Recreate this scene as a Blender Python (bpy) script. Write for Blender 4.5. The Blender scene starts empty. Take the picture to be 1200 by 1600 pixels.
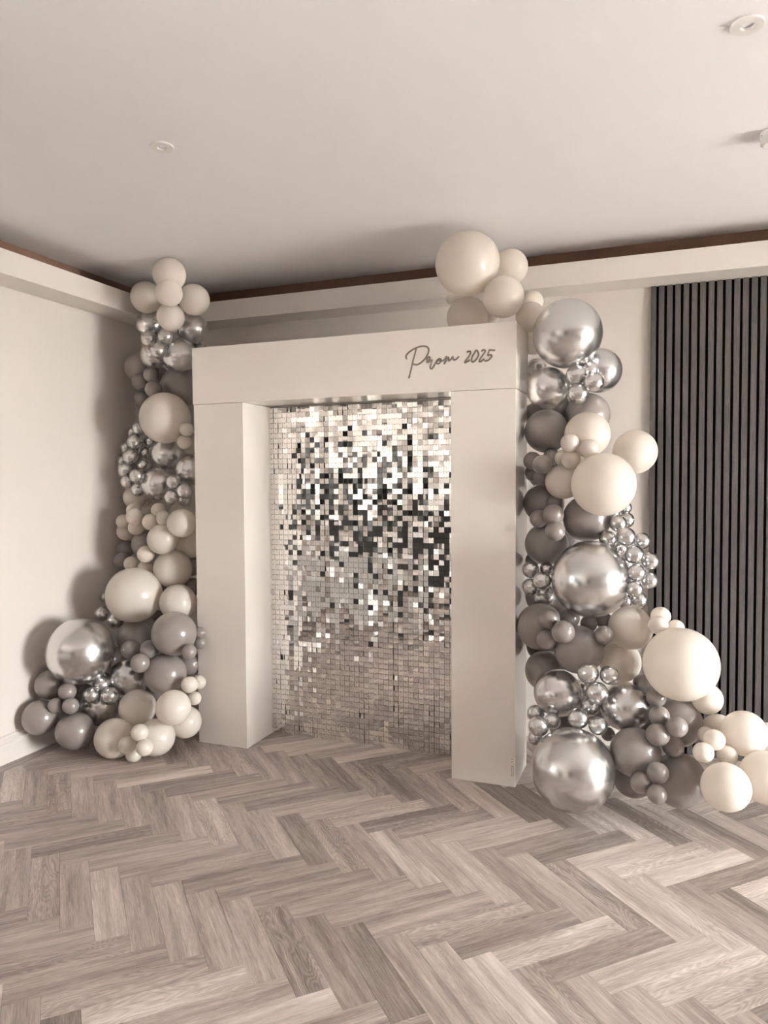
import bpy, bmesh, math, random
from mathutils import Vector, Matrix

random.seed(11)
SC = bpy.context.scene
COL = SC.collection

# ---------------------------------------------------------------- camera
CAM_F = (-0.3588301, 0.9325582, -0.0397009)
CAM_R = (0.93336107, 0.35889195, -0.00580355)
CAM_U = (-0.00883618, 0.03913776, 0.99919475)
cam_data = bpy.data.cameras.new('camera')
cam = bpy.data.objects.new('camera', cam_data)
COL.objects.link(cam)
cam.matrix_world = Matrix(((CAM_R[0], CAM_U[0], -CAM_F[0], 0.0),
                           (CAM_R[1], CAM_U[1], -CAM_F[1], 0.0),
                           (CAM_R[2], CAM_U[2], -CAM_F[2], 1.5),
                           (0, 0, 0, 1)))
cam_data.sensor_fit = 'HORIZONTAL'
cam_data.sensor_width = 36.0
cam_data.lens = 1142.806 / 1200.0 * 36.0
cam_data.clip_start = 0.05
SC.camera = cam

# ---------------------------------------------------------------- world, daylight, exposure
SC.view_settings.view_transform = 'Standard'
SC.view_settings.look = 'None'
SC.view_settings.gamma = 1.0
SC.view_settings.use_curve_mapping = False
SC.view_settings.exposure = 2.06
SC.cycles.use_denoising = True
SC.cycles.max_bounces = 14
SC.cycles.diffuse_bounces = 8
SC.cycles.glossy_bounces = 6
SC.cycles.transparent_max_bounces = 12
SC.cycles.sample_clamp_indirect = 8.0

world = bpy.data.worlds.new('overcast_sky')
SC.world = world
world.use_nodes = True
wn = world.node_tree
wn.nodes.clear()
w_out = wn.nodes.new('ShaderNodeOutputWorld')
w_bg = wn.nodes.new('ShaderNodeBackground')
w_bg.inputs['Color'].default_value = (1.0, 0.985, 0.965, 1)
w_bg.inputs['Strength'].default_value = 24.0
wn.links.new(w_bg.outputs[0], w_out.inputs[0])

# patio doors: opening in the right wall, where the daylight comes in
WIN_Y0, WIN_Y1, WIN_Z0, WIN_Z1 = 1.70, 3.20, 0.04, 1.95
WN2_Y0, WN2_Y1, WN2_Z0, WN2_Z1 = -2.90, -1.40, 0.80, 2.10     # window added in the far left wall for fill light
WALL_RX = 4.2
def portal(name, loc, rot, sx, sy):
    d = bpy.data.lights.new(name, 'AREA')
    d.shape = 'RECTANGLE'; d.size = sx; d.size_y = sy
    d.cycles.is_portal = True
    o = bpy.data.objects.new(name, d)
    o.location = loc; o.rotation_euler = rot
    COL.objects.link(o)
portal('daylight_portal', (WALL_RX + 0.16, (WIN_Y0 + WIN_Y1) / 2, (WIN_Z0 + WIN_Z1) / 2), (0, math.radians(90), 0), WIN_Z1 - WIN_Z0, WIN_Y1 - WIN_Y0)
portal('daylight_portal', (-6.16, (WN2_Y0 + WN2_Y1) / 2, (WN2_Z0 + WN2_Z1) / 2), (0, math.radians(-90), 0), WN2_Z1 - WN2_Z0, WN2_Y1 - WN2_Y0)  # sky light through the added window

# sun high over the roof on the far side: it lights the paving outside, none of it falls into the room
sun_d = bpy.data.lights.new('sun', 'SUN'); sun_d.energy = 60.0; sun_d.angle = 0.009; sun_d.color = (1.0, 0.96, 0.9)
sun = bpy.data.objects.new('sun', sun_d); COL.objects.link(sun)
sun.rotation_euler = Vector((0.72, -0.1, -0.69)).to_track_quat('-Z', 'Y').to_euler()

# ---------------------------------------------------------------- helpers
def srgb(r, g, b):
    def c(v):
        v /= 255.0
        return v / 12.92 if v <= 0.04045 else ((v + 0.055) / 1.055) ** 2.4
    return (c(r), c(g), c(b), 1.0)

def new_mat(name):
    m = bpy.data.materials.new(name)
    m.use_nodes = True
    nt = m.node_tree
    return m, nt, nt.nodes['Principled BSDF']

def nd(nt, typ, **kw):
    n = nt.nodes.new(typ)
    for k, v in kw.items():
        setattr(n, k, v)
    return n

def setin(n, **kw):
    for k, v in kw.items():
        n.inputs[k.replace('_', ' ')].default_value = v

def add_box(bm, x0, x1, y0, y1, z0, z1, bevel=0.0):
    vs = [bm.verts.new((x, y, z)) for x in (x0, x1) for y in (y0, y1) for z in (z0, z1)]
    fs = [(0, 1, 3, 2), (4, 6, 7, 5), (0, 4, 5, 1), (2, 3, 7, 6), (0, 2, 6, 4), (1, 5, 7, 3)]
    faces = [bm.faces.new([vs[i] for i in f]) for f in fs]
    if bevel > 0:
        edges = list({e for f in faces for e in f.edges})
        bmesh.ops.bevel(bm, geom=edges, offset=bevel, segments=2, affect='EDGES', profile=0.5)

def add_lathe(bm, prof, seg=32, cap=False):
    """prof: list of (radius, z); revolved about Z"""
    rings = []
    for r, z in prof:
        if r < 1e-6:
            rings.append([bm.verts.new((0, 0, z))])
        else:
            rings.append([bm.verts.new((r * math.cos(2 * math.pi * i / seg), r * math.sin(2 * math.pi * i / seg), z)) for i in range(seg)])
    for a, b in zip(rings[:-1], rings[1:]):
        for i in range(seg):
            j = (i + 1) % seg
            if len(a) == 1 and len(b) == 1:
                continue
            if len(a) == 1:
                bm.faces.new((a[0], b[i], b[j]))
            elif len(b) == 1:
                bm.faces.new((a[i], b[0], a[j]))
            else:
                bm.faces.new((a[i], b[i], b[j], a[j]))
    bmesh.ops.recalc_face_normals(bm, faces=bm.faces)

def mesh_from(bm, name, mat, smooth=False, recalc=True):
    if recalc:
        bmesh.ops.recalc_face_normals(bm, faces=bm.faces)
    me = bpy.data.meshes.new(name)
    bm.to_mesh(me); bm.free()
    if mat: me.materials.append(mat)
    if smooth:
        for p in me.polygons: p.use_smooth = True
    return me

def link(name, me, parent=None, loc=None):
    o = bpy.data.objects.new(name, me)
    COL.objects.link(o)
    if parent is not None: o.parent = parent
    if loc is not None: o.location = loc
    return o

def box_obj(name, b, mat, parent=None, bevel=0.0, kind=None):
    bm = bmesh.new(); add_box(bm, *b, bevel=bevel)
    o = link(name, mesh_from(bm, name, mat), parent)
    if kind: o['kind'] = kind
    return o

def boxes_obj(name, bs, mat, parent=None, kind=None, bevel=0.0):
    bm = bmesh.new()
    for b in bs: add_box(bm, *b, bevel=bevel)
    o = link(name, mesh_from(bm, name, mat), parent)
    if kind: o['kind'] = kind
    return o

def thing(name, label, cat, loc=(0, 0, 0), group=None):
    o = bpy.data.objects.new(name, None)
    COL.objects.link(o)
    o.location = loc; o['label'] = label; o['category'] = cat
    if group: o['group'] = group
    return o

def tag(o, label, cat, group=None):
    o['label'] = label; o['category'] = cat
    if group: o['group'] = group
    return o

# ---------------------------------------------------------------- materials
def paint(name, col, rough=0.6, bump=0.05, coat=0.0, scale=60):
    m, nt, p = new_mat(name)
    n = nd(nt, 'ShaderNodeTexNoise'); setin(n, Scale=scale, Detail=4.0)
    tc = nd(nt, 'ShaderNodeTexCoord')
    nt.links.new(tc.outputs['Object'], n.inputs['Vector'])
    b = nd(nt, 'ShaderNodeBump'); setin(b, Strength=bump, Distance=0.002)
    nt.links.new(n.outputs['Fac'], b.inputs['Height'])
    nt.links.new(b.outputs[0], p.inputs['Normal'])
    p.inputs['Base Color'].default_value = col
    p.inputs['Roughness'].default_value = rough
    p.inputs['Coat Weight'].default_value = coat
    p.inputs['Coat Roughness'].default_value = 0.15
    return m

M_WALL = paint('wall_paint', (0.66, 0.615, 0.58, 1), 0.7)
M_CEIL = paint('ceiling_paint', (0.84, 0.83, 0.845, 1), 0.8)
M_TAUPE = paint('taupe_wall_paint', (0.36, 0.33, 0.305, 1), 0.7)
M_TRIM = paint('trim_gloss_paint', (0.68, 0.635, 0.60, 1), 0.42)
M_COVE_SHADE = paint('cove_shade_brown', (0.19, 0.11, 0.075, 1), 0.9)  # brown stands in for the shadow in the gap above the shelf
M_ARCH = paint('arch_satin_white', (0.82, 0.77, 0.725, 1), 0.22, 0.02, 0.7, 12)
M_ARCH.node_tree.nodes['Principled BSDF'].inputs['Coat Roughness'].default_value = 0.06
M_DARK = paint('dark_panelling', (0.035, 0.033, 0.032, 1), 0.5)
M_OUT = paint('patio_paving', (0.66, 0.63, 0.60, 1), 0.9)
M_WHITE_PLASTIC = paint('white_plastic', (0.78, 0.76, 0.74, 1), 0.35, 0.01)
M_GREYREF = paint('lamp_reflector', (0.42, 0.42, 0.44, 1), 0.3, 0.01)
M_BLACKHOLE = paint('vent_black', (0.03, 0.03, 0.03, 1), 0.6, 0.0)
M_LETTER = paint('lettering_grey_vinyl', srgb(132, 121, 113), 0.6, 0.0)
M_FRAME = paint('door_frame_white', (0.7, 0.67, 0.64, 1), 0.4)
M_FELT = paint('black_felt', (0.006, 0.006, 0.006, 1), 0.95, 0.3, 0, 400)
M_FELT.node_tree.nodes['Principled BSDF'].inputs['Specular IOR Level'].default_value = 0.1
M_BACKING = paint('mirror_backing_black', (0.02, 0.02, 0.02, 1), 0.5)
M_CLOTH = paint('table_cloth_white', (0.88, 0.87, 0.86, 1), 0.9)

def slat_material():
    m, nt, p = new_mat('charcoal_oak_slat')
    tc = nd(nt, 'ShaderNodeTexCoord')
    oi = nd(nt, 'ShaderNodeObjectInfo')
    mp = nd(nt, 'ShaderNodeMapping'); mp.inputs['Scale'].default_value = (260, 260, 9)
    mul = nd(nt, 'ShaderNodeVectorMath', operation='MULTIPLY_ADD')
    nt.links.new(oi.outputs['Random'], mul.inputs[0])
    mul.inputs[1].default_value = (37, 11, 53)
    nt.links.new(tc.outputs['Object'], mul.inputs[2])
    nt.links.new(mul.outputs[0], mp.inputs['Vector'])
    n1 = nd(nt, 'ShaderNodeTexNoise'); setin(n1, Scale=1.0, Detail=6.0, Roughness=0.65, Distortion=1.2)
    nt.links.new(mp.outputs[0], n1.inputs['Vector'])
    n2 = nd(nt, 'ShaderNodeTexNoise'); setin(n2, Scale=420.0, Detail=3.0)
    nt.links.new(tc.outputs['Object'], n2.inputs['Vector'])
    mix = nd(nt, 'ShaderNodeMath', operation='MULTIPLY_ADD'); mix.inputs[1].default_value = 0.45
    nt.links.new(n2.outputs['Fac'], mix.inputs[0]); nt.links.new(n1.outputs['Fac'], mix.inputs[2])
    cr = nd(nt, 'ShaderNodeValToRGB')
    cr.color_ramp.elements[0].position = 0.48; cr.color_ramp.elements[0].color = srgb(52, 48, 48)
    cr.color_ramp.elements[1].position = 0.98; cr.color_ramp.elements[1].color = srgb(96, 90, 89)
    nt.links.new(mix.outputs[0], cr.inputs[0])
    nt.links.new(cr.outputs[0], p.inputs['Base Color'])
    p.inputs['Roughness'].default_value = 0.6
    b = nd(nt, 'ShaderNodeBump'); setin(b, Strength=0.35, Distance=0.001)
    nt.links.new(n1.outputs['Fac'], b.inputs['Height']); nt.links.new(b.outputs[0], p.inputs['Normal'])
    return m
M_SLAT = slat_material()

def plank_material():
    """grey washed oak vinyl; UV = metres along / across the plank, offset per plank; 'tone' = per plank lightness"""
    m, nt, p = new_mat('grey_oak_plank')
    L = nt.links
    uv = nd(nt, 'ShaderNodeUVMap'); uv.uv_map = 'grain'
    at = nd(nt, 'ShaderNodeAttribute'); at.attribute_name = 'tone'
    def noise(sx, sy, detail=6, rough=0.6, dist=0.0, src=None):
        mp = nd(nt, 'ShaderNodeMapping'); mp.inputs['Scale'].default_value = (sx, sy, 1)
        L.new(src or uv.outputs[0], mp.inputs['Vector'])
        n = nd(nt, 'ShaderNodeTexNoise'); setin(n, Scale=1.0, Detail=float(detail), Roughness=rough, Distortion=dist)
        L.new(mp.outputs[0], n.inputs['Vector'])
        return n
    broad = noise(1.6, 22, 3, 0.55, 0.4)       # lengthwise bands
    fine = noise(11, 240, 8, 0.78, 0.5)          # fibres
    mid = noise(5, 60, 6, 0.65, 1.2)
    # cathedral rings: bands across, bent by a slow noise
    warp = noise(2.2, 9, 2, 0.5)
    sep = nd(nt, 'ShaderNodeSeparateXYZ'); L.new(uv.outputs[0], sep.inputs[0])
    ma = nd(nt, 'ShaderNodeMath', operation='MULTIPLY'); ma.inputs[1].default_value = 26.0
    L.new(sep.outputs['Y'], ma.inputs[0])
    mb = nd(nt, 'ShaderNodeMath', operation='MULTIPLY_ADD'); mb.inputs[1].default_value = 26.0
    L.new(warp.outputs['Fac'], mb.inputs[0]); L.new(ma.outputs[0], mb.inputs[2])
    mc = nd(nt, 'ShaderNodeMath', operation='MULTIPLY'); mc.inputs[1].default_value = 6.2832
    L.new(mb.outputs[0], mc.inputs[0])
    ms = nd(nt, 'ShaderNodeMath', operation='SINE'); L.new(mc.outputs[0], ms.inputs[0])
    sepc = nd(nt, 'ShaderNodeSeparateColor'); L.new(at.outputs['Color'], sepc.inputs[0])
    ring = nd(nt, 'ShaderNodeMath', operation='MULTIPLY'); L.new(ms.outputs[0], ring.inputs[0]); L.new(sepc.outputs[1], ring.inputs[1])
    # sum
    def madd(a, k, c):
        x = nd(nt, 'ShaderNodeMath', operation='MULTIPLY_ADD'); x.inputs[1].default_value = k
        L.new(a, x.inputs[0])
        if isinstance(c, float): x.inputs[2].default_value = c
        else: L.new(c, x.inputs[2])
        return x.outputs[0]
    s = madd(broad.outputs['Fac'], 0.85, -1.03)
    s = madd(fine.outputs['Fac'], 1.05, s)
    s = madd(mid.outputs['Fac'], 0.55, s)
    s = madd(ring.outputs[0], 0.075, s)
    s = madd(sepc.outputs[0], 0.50, s)
    cr = nd(nt, 'ShaderNodeValToRGB')
    e = cr.color_ramp.elements
    e[0].position = 0.08; e[0].color = srgb(118, 107, 100)
    e[1].position = 0.95; e[1].color = srgb(238, 228, 220)
    x = e.new(0.34); x.color = srgb(159, 147, 140)
    x = e.new(0.55); x.color = srgb(187, 175, 168)
    x = e.new(0.75); x.color = srgb(212, 201, 194)
    L.new(s, cr.inputs[0])
    L.new(cr.outputs[0], p.inputs['Base Color'])
    p.inputs['Roughness'].default_value = 0.5
    b = nd(nt, 'ShaderNodeBump'); setin(b, Strength=0.12, Distance=0.001)
    L.new(fine.outputs['Fac'], b.inputs['Height']); L.new(b.outputs[0], p.inputs['Normal'])
    return m
M_PLANK = plank_material()
M_GROUT = paint('joint_dark', srgb(84, 74, 68), 0.8)

def balloon_mats():
    out = {}
    m, nt, p = new_mat('chrome_latex')
    p.inputs['Base Color'].default_value = (0.70, 0.695, 0.695, 1)
    p.inputs['Metallic'].default_value = 1.0
    p.inputs['Roughness'].default_value = 0.25
    out['c'] = m
    m, nt, p = new_mat('grey_latex')
    p.inputs['Base Color'].default_value = srgb(138, 130, 127)
    p.inputs['Roughness'].default_value = 0.32
    p.inputs['Coat Weight'].default_value = 0.7
    p.inputs['Coat Roughness'].default_value = 0.07
    out['g'] = m
    m, nt, p = new_mat('ivory_latex')
    p.inputs['Base Color'].default_value = (0.80, 0.755, 0.705, 1)
    p.inputs['Roughness'].default_value = 0.30
    p.inputs['Subsurface Weight'].default_value = 0.0
    p.inputs['Subsurface Radius'].default_value = (0.06, 0.045, 0.03)
    p.inputs['Subsurface Scale'].default_value = 1.0
    p.inputs['Coat Weight'].default_value = 0.25
    p.inputs['Coat Roughness'].default_value = 0.15
    tr = nd(nt, 'ShaderNodeBsdfTranslucent'); tr.inputs['Color'].default_value = (0.86, 0.78, 0.69, 1)
    mx = nd(nt, 'ShaderNodeMixShader'); mx.inputs[0].default_value = 0.30
    nt.links.new(p.outputs[0], mx.inputs[1]); nt.links.new(tr.outputs[0], mx.inputs[2])
    nt.links.new(mx.outputs[0], nt.nodes['Material Output'].inputs['Surface'])
    out['w'] = m
    return out
M_BAL = balloon_mats()

def mirror_mat():
    m, nt, p = new_mat('mirror_tile')
    p.inputs['Base Color'].default_value = (0.86, 0.84, 0.815, 1)
    p.inputs['Metallic'].default_value = 1.0
    p.inputs['Roughness'].default_value = 0.03
    return m
M_MIRROR = mirror_mat()

def glass_mat():
    m = bpy.data.materials.new('window_glass'); m.use_nodes = True
    nt = m.node_tree; nt.nodes.clear()
    o = nd(nt, 'ShaderNodeOutputMaterial'); t = nd(nt, 'ShaderNodeBsdfTransparent'); g = nd(nt, 'ShaderNodeBsdfGlossy')
    g.inputs['Roughness'].default_value = 0.02
    t.inputs['Color'].default_value = (0.95, 0.96, 0.95, 1)
    f = nd(nt, 'ShaderNodeFresnel'); mx = nd(nt, 'ShaderNodeMixShader')
    nt.links.new(f.outputs[0], mx.inputs[0]); nt.links.new(t.outputs[0], mx.inputs[1]); nt.links.new(g.outputs[0], mx.inputs[2])
    nt.links.new(mx.outputs[0], o.inputs[0])
    return m
M_GLASS = glass_mat()

# ---------------------------------------------------------------- room shell
XL, YB, ZC = -3.3167, 4.3025, 2.80          # left wall face, back wall face, ceiling
YL0 = 2.60                                   # near end of the short left wall
XW, YN = -6.0, -3.5                          # far left wall and wall behind the camera
SH_Z0, SH_Z1, SH_W = 2.5608, 2.6848, 0.2112  # lighting shelf under the ceiling

box_obj('wall_back', (XL - 0.15, WALL_RX + 0.2, YB, YB + 0.15, -0.02, ZC), M_WALL, kind='structure')
box_obj('wall_left', (XL - 0.15, XL, YL0, YB, -0.02, ZC), M_WALL, kind='structure')
box_obj('wall_corner', (XW, XL - 0.15, YL0, YL0 + 0.15, -0.02, ZC), M_TAUPE, kind='structure')
boxes_obj('wall_far_left', [
    (XW - 0.2, XW, YN - 0.2, WN2_Y0, -0.02, ZC), (XW - 0.2, XW, WN2_Y1, YL0 + 0.15, -0.02, ZC),
    (XW - 0.2, XW, WN2_Y0, WN2_Y1, -0.02, WN2_Z0), (XW - 0.2, XW, WN2_Y0, WN2_Y1, WN2_Z1, ZC)], M_WALL, kind='structure')
boxes_obj('wall_right', [
    (WALL_RX, WALL_RX + 0.2, YN - 0.2, WIN_Y0, -0.02, ZC),
    (WALL_RX, WALL_RX + 0.2, WIN_Y1, YB, -0.02, ZC),
    (WALL_RX, WALL_RX + 0.2, WIN_Y0, WIN_Y1, WIN_Z1, ZC),
    (WALL_RX, WALL_RX + 0.2, WIN_Y0, WIN_Y1, -0.02, WIN_Z0)], M_WALL, kind='structure')
box_obj('wall_front', (XW, WALL_RX, YN - 0.2, YN, -0.02, ZC), M_WALL, kind='structure')
box_obj('ceiling', (XW - 0.2, WALL_RX + 0.2, YN - 0.2, YB + 0.15, ZC, ZC + 0.15), M_CEIL, kind='structure')

# dark panelling behind the camera, seen only in the mirrors and chrome
box_obj('trim_5', (-6.0, -4.3, YN, YN + 0.04, 0.65, 2.05), M_DARK, kind='structure')
box_obj('trim_6', (-0.9, 0.3, YN, YN + 0.04, 0.30, 2.10), M_DARK, kind='structure')

# shelf that hides the ceiling lighting: back, left and round the corner
box_obj('trim_1', (XL + SH_W, WALL_RX, YB - SH_W, YB, SH_Z0, SH_Z1), M_TRIM, bevel=0.0015, kind='structure')
box_obj('trim_2', (XL, XL + SH_W, YL0 - SH_W, YB, SH_Z0, SH_Z1), M_TRIM, bevel=0.0015, kind='structure')
box_obj('trim_3', (XW, XL, YL0 - SH_W, YL0, SH_Z0, SH_Z1), M_TRIM, bevel=0.0015, kind='structure')
# strips on recess wall and shelf top, dark brown painted in as shade
boxes_obj('cove_shade_strips', [(XL, WALL_RX, YB - 0.006, YB, SH_Z1, ZC), (XL, XL + 0.006, YL0, YB - 0.006, SH_Z1, ZC),
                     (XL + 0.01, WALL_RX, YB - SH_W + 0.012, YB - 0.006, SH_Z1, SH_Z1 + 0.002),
                     (XL + 0.006, XL + SH_W - 0.012, YL0, YB - SH_W, SH_Z1, SH_Z1 + 0.002)], M_COVE_SHADE, kind='structure')

# baseboards: plain board, small moulding on top
def baseboard(name, pts_fn):
    """profile swept in a straight run; pts_fn(d, z) -> (start, end) points"""
    prof = [(0, 0), (0.018, 0), (0.018, 0.098), (0.013, 0.106), (0.016, 0.112), (0.016, 0.120), (0.009, 0.130), (0.011, 0.136), (0.006, 0.146), (0, 0.150)]
    bm = bmesh.new()
    a = [bm.verts.new(pts_fn(d, z)[0]) for d, z in prof]
    b = [bm.verts.new(pts_fn(d, z)[1]) for d, z in prof]
    n = len(prof)
    for i in range(n):
        j = (i + 1) % n
        bm.faces.new((a[i], a[j], b[j], b[i]))
    bm.faces.new(a); bm.faces.new(b[::-1])
    o = link(name, mesh_from(bm, name, M_TRIM)); o['kind'] = 'structure'
    return o
SLAT_X0 = -0.083
baseboard('baseboard_left', lambda d, z: ((XL + d, YL0, z), (XL + d, YB - 0.018, z)))
baseboard('baseboard_back', lambda d, z: ((XL, YB - d, z), (SLAT_X0 - 0.002, YB - d, z)))
baseboard('baseboard_corner', lambda d, z: ((XW, YL0 - d, z), (XL + 0.018, YL0 - d, z)))

# patio doors in the right wall and added fill window in the far left wall
def glazed(name, x0, x1, y0, y1, z0, z1, n, axis):
    fr = []
    t = 0.05
    if axis == 'y':
        xs = (x0 + 0.05, x0 + 0.11)
        fr += [(xs[0], xs[1], y0, y1, z0, z0 + t), (xs[0], xs[1], y0, y1, z1 - t, z1)]
        for i in range(n + 1):
            yc = y0 + (y1 - y0) * i / n
            fr.append((xs[0], xs[1], max(y0, yc - t), min(y1, yc + t), z0 + t, z1 - t))
        w = boxes_obj(name, fr, M_FRAME, kind='structure')
        for i in range(n):
            ya = y0 + (y1 - y0) * i / n + t; yb = y0 + (y1 - y0) * (i + 1) / n - t
            box_obj('glass_pane', (xs[0] + 0.025, xs[0] + 0.031, ya, yb, z0 + t, z1 - t), M_GLASS, w)
    else:
        ys = (y0 - 0.12, y0 - 0.06)
        fr += [(x0, x1, ys[0], ys[1], z0, z0 + 0.12), (x0, x1, ys[0], ys[1], z1 - t, z1), (x0, x0 + 0.08, ys[0], ys[1], z0 + 0.12, z1 - t), (x1 - 0.08, x1, ys[0], ys[1], z0 + 0.12, z1 - t)]
        w = boxes_obj(name, fr, M_FRAME, kind='structure')
        box_obj('glass_pane', (x0 + 0.08, x1 - 0.08, ys[0] + 0.02, ys[0] + 0.026, z0 + 0.12, z1 - t), M_GLASS, w)
    return w
glazed('window_1', WALL_RX, 0, WIN_Y0, WIN_Y1, WIN_Z0, WIN_Z1, 3, 'y')
glazed('window_added', XW - 0.16, 0, WN2_Y0, WN2_Y1, WN2_Z0, WN2_Z1, 1, 'y')  # added out of view to brighten arch front, ceiling and mirror squares
box_obj('patio_ground', (-14, 18, -16, 16, -0.16, -0.06), M_OUT, kind='structure')

# ---------------------------------------------------------------- floor: herringbone vinyl planks
FX0, FX1, FY0, FY1 = XW, WALL_RX + 0.2, YN - 0.2, YB
floor = box_obj('floor', (FX0, FX1, FY0, FY1, -0.05, -0.004), M_GROUT, kind='structure')
PL, PWD, STEP, ROW = 0.4715, 0.10515, 0.1487, 0.6668
A45 = Vector((math.sqrt(.5), math.sqrt(.5))); B45 = Vector((math.sqrt(.5), -math.sqrt(.5)))
def clip_poly(poly, xmin, xmax, ymin, ymax):
    def cut(P, inside, inter):
        out = []
        for i in range(len(P)):
            a, b = P[i - 1], P[i]
            ia, ib = inside(a), inside(b)
            if ib:
                if not ia: out.append(inter(a, b))
                out.append(b)
            elif ia: out.append(inter(a, b))
        return out
    def ix(v): return lambda a, b: a + (b - a) * ((v - a.x) / (b.x - a.x))
    def iy(v): return lambda a, b: a + (b - a) * ((v - a.y) / (b.y - a.y))
    for ins, it in ((lambda p: p.x >= xmin, ix(xmin)), (lambda p: p.x <= xmax, ix(xmax)), (lambda p: p.y >= ymin, iy(ymin)), (lambda p: p.y <= ymax, iy(ymax))):
        if len(poly) < 3: return []
        poly = cut(poly, ins, it)
    return poly
def view_xy(p):
    d = Vector((p.x, p.y, -1.5)); z = d.dot(Vector(CAM_F))
    if z < 0.2: return None
    return (600 + 1142.8 * d.dot(Vector(CAM_R)) / z, 800 - 1142.8 * d.dot(Vector(CAM_U)) / z, z)
G = 0.0005                                    # half joint
BORDER = XL + 0.018 + 0.078
planks = []
def plank_rect(s, du, dv, L, W):
    return [s + du * G + dv * G, s + du * (L - G) + dv * G, s + du * (L - G) + dv * (W - G), s + du * G + dv * (W - G)]
for j in range(-10, 5):
    for k in range(-30, 54):
        q = Vector((-2.218 + STEP * k, 2.178 + ROW * j))
        for s, du, dv in ((q - B45 * PWD, A45, B45), (q, B45, A45)):
            r = plank_rect(s, du, dv, PL, PWD)
            full = r
            for (xa, xb, ya, yb) in ((BORDER + G, WALL_RX, YN - 0.05, YB - 0.001), (XW, BORDER - G, YN - 0.05, YL0 - 0.001)):
                pc = clip_poly(list(full), xa, xb, ya, yb)
                if len(pc) >= 3:
                    ar = abs(sum(pc[i - 1].x * pc[i].y - pc[i].x * pc[i - 1].y for i in range(len(pc)))) / 2
                    if ar > 2e-4: planks.append((pc, s, du, dv))
yy = YL0
for Lb in (0.62, 0.75, 0.6):                  # straight border strip along the left wall
    y1 = min(yy + Lb, YB - 0.02)
    planks.append(([Vector((XL + 0.018, yy + G)), Vector((BORDER - G, yy + G)), Vector((BORDER - G, y1 - G)), Vector((XL + 0.018, y1 - G))], Vector((XL, yy)), Vector((0, 1)), Vector((1, 0))))
    yy = y1
def plank_rank(P):
    c = sum((p for p in P[0]), Vector((0, 0))) / len(P[0])
    v = view_xy(c)
    if v is None or not (-60 < v[0] < 1260 and 1100 < v[1] < 1700): return 0
    ar = abs(sum(P[0][i - 1].x * P[0][i].y - P[0][i].x * P[0][i - 1].y for i in range(len(P[0]))))
    return ar / v[2] ** 3
planks.sort(key=plank_rank, reverse=True)
prng = random.Random(5)
def add_plank(bm, P, uvl, cl):
    poly, s, du, dv = P
    ou, ov = prng.uniform(0, 40), prng.uniform(0, 40)
    tone = min(1, max(0, prng.gauss(0.47, 0.27))); ringy = 1.0 if prng.random() < 0.3 else prng.uniform(0, 0.35)
    dz = prng.uniform(-0.0002, 0.0002)
    top = [bm.verts.new((p.x, p.y, dz)) for p in poly]
    bot = [bm.verts.new((p.x, p.y, -0.004)) for p in poly]
    n = len(poly)
    fs = [bm.faces.new(top)]
    for i in range(n):
        fs.append(bm.faces.new((top[i - 1], top[i], bot[i], bot[i - 1])))
    for f in fs:
        for l in f.loops:
            d = Vector((l.vert.co.x, l.vert.co.y)) - s
            l[uvl].uv = (ou + d.dot(du), ov + d.dot(dv))
            l[cl] = (tone, ringy, 0, 1)
N_IND = 300
def plank_mesh(lst):
    bm = bmesh.new(); uvl = bm.loops.layers.uv.new('grain'); cl = bm.loops.layers.float_color.new('tone')
    for P in lst: add_plank(bm, P, uvl, cl)
    return mesh_from(bm, 'plank', M_PLANK)
for P in planks[:N_IND]:
    link('plank', plank_mesh([P]), floor)
o = link('plank_field', plank_mesh(planks[N_IND:]), floor); o['kind'] = 'stuff'

# ---------------------------------------------------------------- slat panel on the back wall
slat_panel = thing('slat_panel', 'charcoal wood slat wall panel with black felt gaps behind the wide garland', 'panel', (SLAT_X0, YB, 0))
box_obj('felt_backing', (0, WALL_RX - SLAT_X0 - 0.002, -0.009, -0.0005, 0.002, SH_Z0 - 0.001), M_FELT, slat_panel)
bm = bmesh.new(); add_box(bm, 0, 0.0275, -0.021, -0.0095, 0.002, SH_Z0 - 0.001, bevel=0.001)
slat_me = mesh_from(bm, 'slat', M_SLAT)
for i in range(104):
    link('slat', slat_me, slat_panel, (0.0412 * i, 0, 0))

# ---------------------------------------------------------------- arch
AY0, AY1 = 3.5327, 3.8412
arch = thing('backdrop_arch', 'freestanding off-white square arch backdrop with grey handwritten lettering on its header', 'arch', (-1.6, AY0, 0))
def rel(b): return (b[0] + 1.6, b[1] + 1.6, b[2] - AY0, b[3] - AY0, b[4], b[5])
box_obj('pillar', rel((-2.5205, -2.1974, AY0, AY1, 0, 1.9522)), M_ARCH, arch, bevel=0.0015)
box_obj('pillar', rel((-1.0002, -0.6764, AY0, AY1, 0, 1.9522)), M_ARCH, arch, bevel=0.0015)
box_obj('header', rel((-2.526, -0.672, AY0 - 0.003, AY1, 1.9535, 2.2729)), M_ARCH, arch, bevel=0.0015)
lt = boxes_obj('latch_plate', [rel((-0.6955, -0.6935, AY0 - 0.001, AY0 + 0.001, 0.055, 0.105)), rel((-0.687, -0.685, AY0 - 0.001, AY0 + 0.001, 0.055, 0.105)),
                               rel((-0.6955, -0.685, AY0 - 0.001, AY0 + 0.001, 0.103, 0.105)), rel((-0.6955, -0.685, AY0 - 0.001, AY0 + 0.001, 0.055, 0.057)),
                               rel((-0.697, -0.687, AY0 - 0.001, AY0 + 0.001, 0.125, 0.127)), rel((-0.697, -0.687, AY0 - 0.001, AY0 + 0.001, 0.138, 0.140))], M_LETTER, arch)

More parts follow.
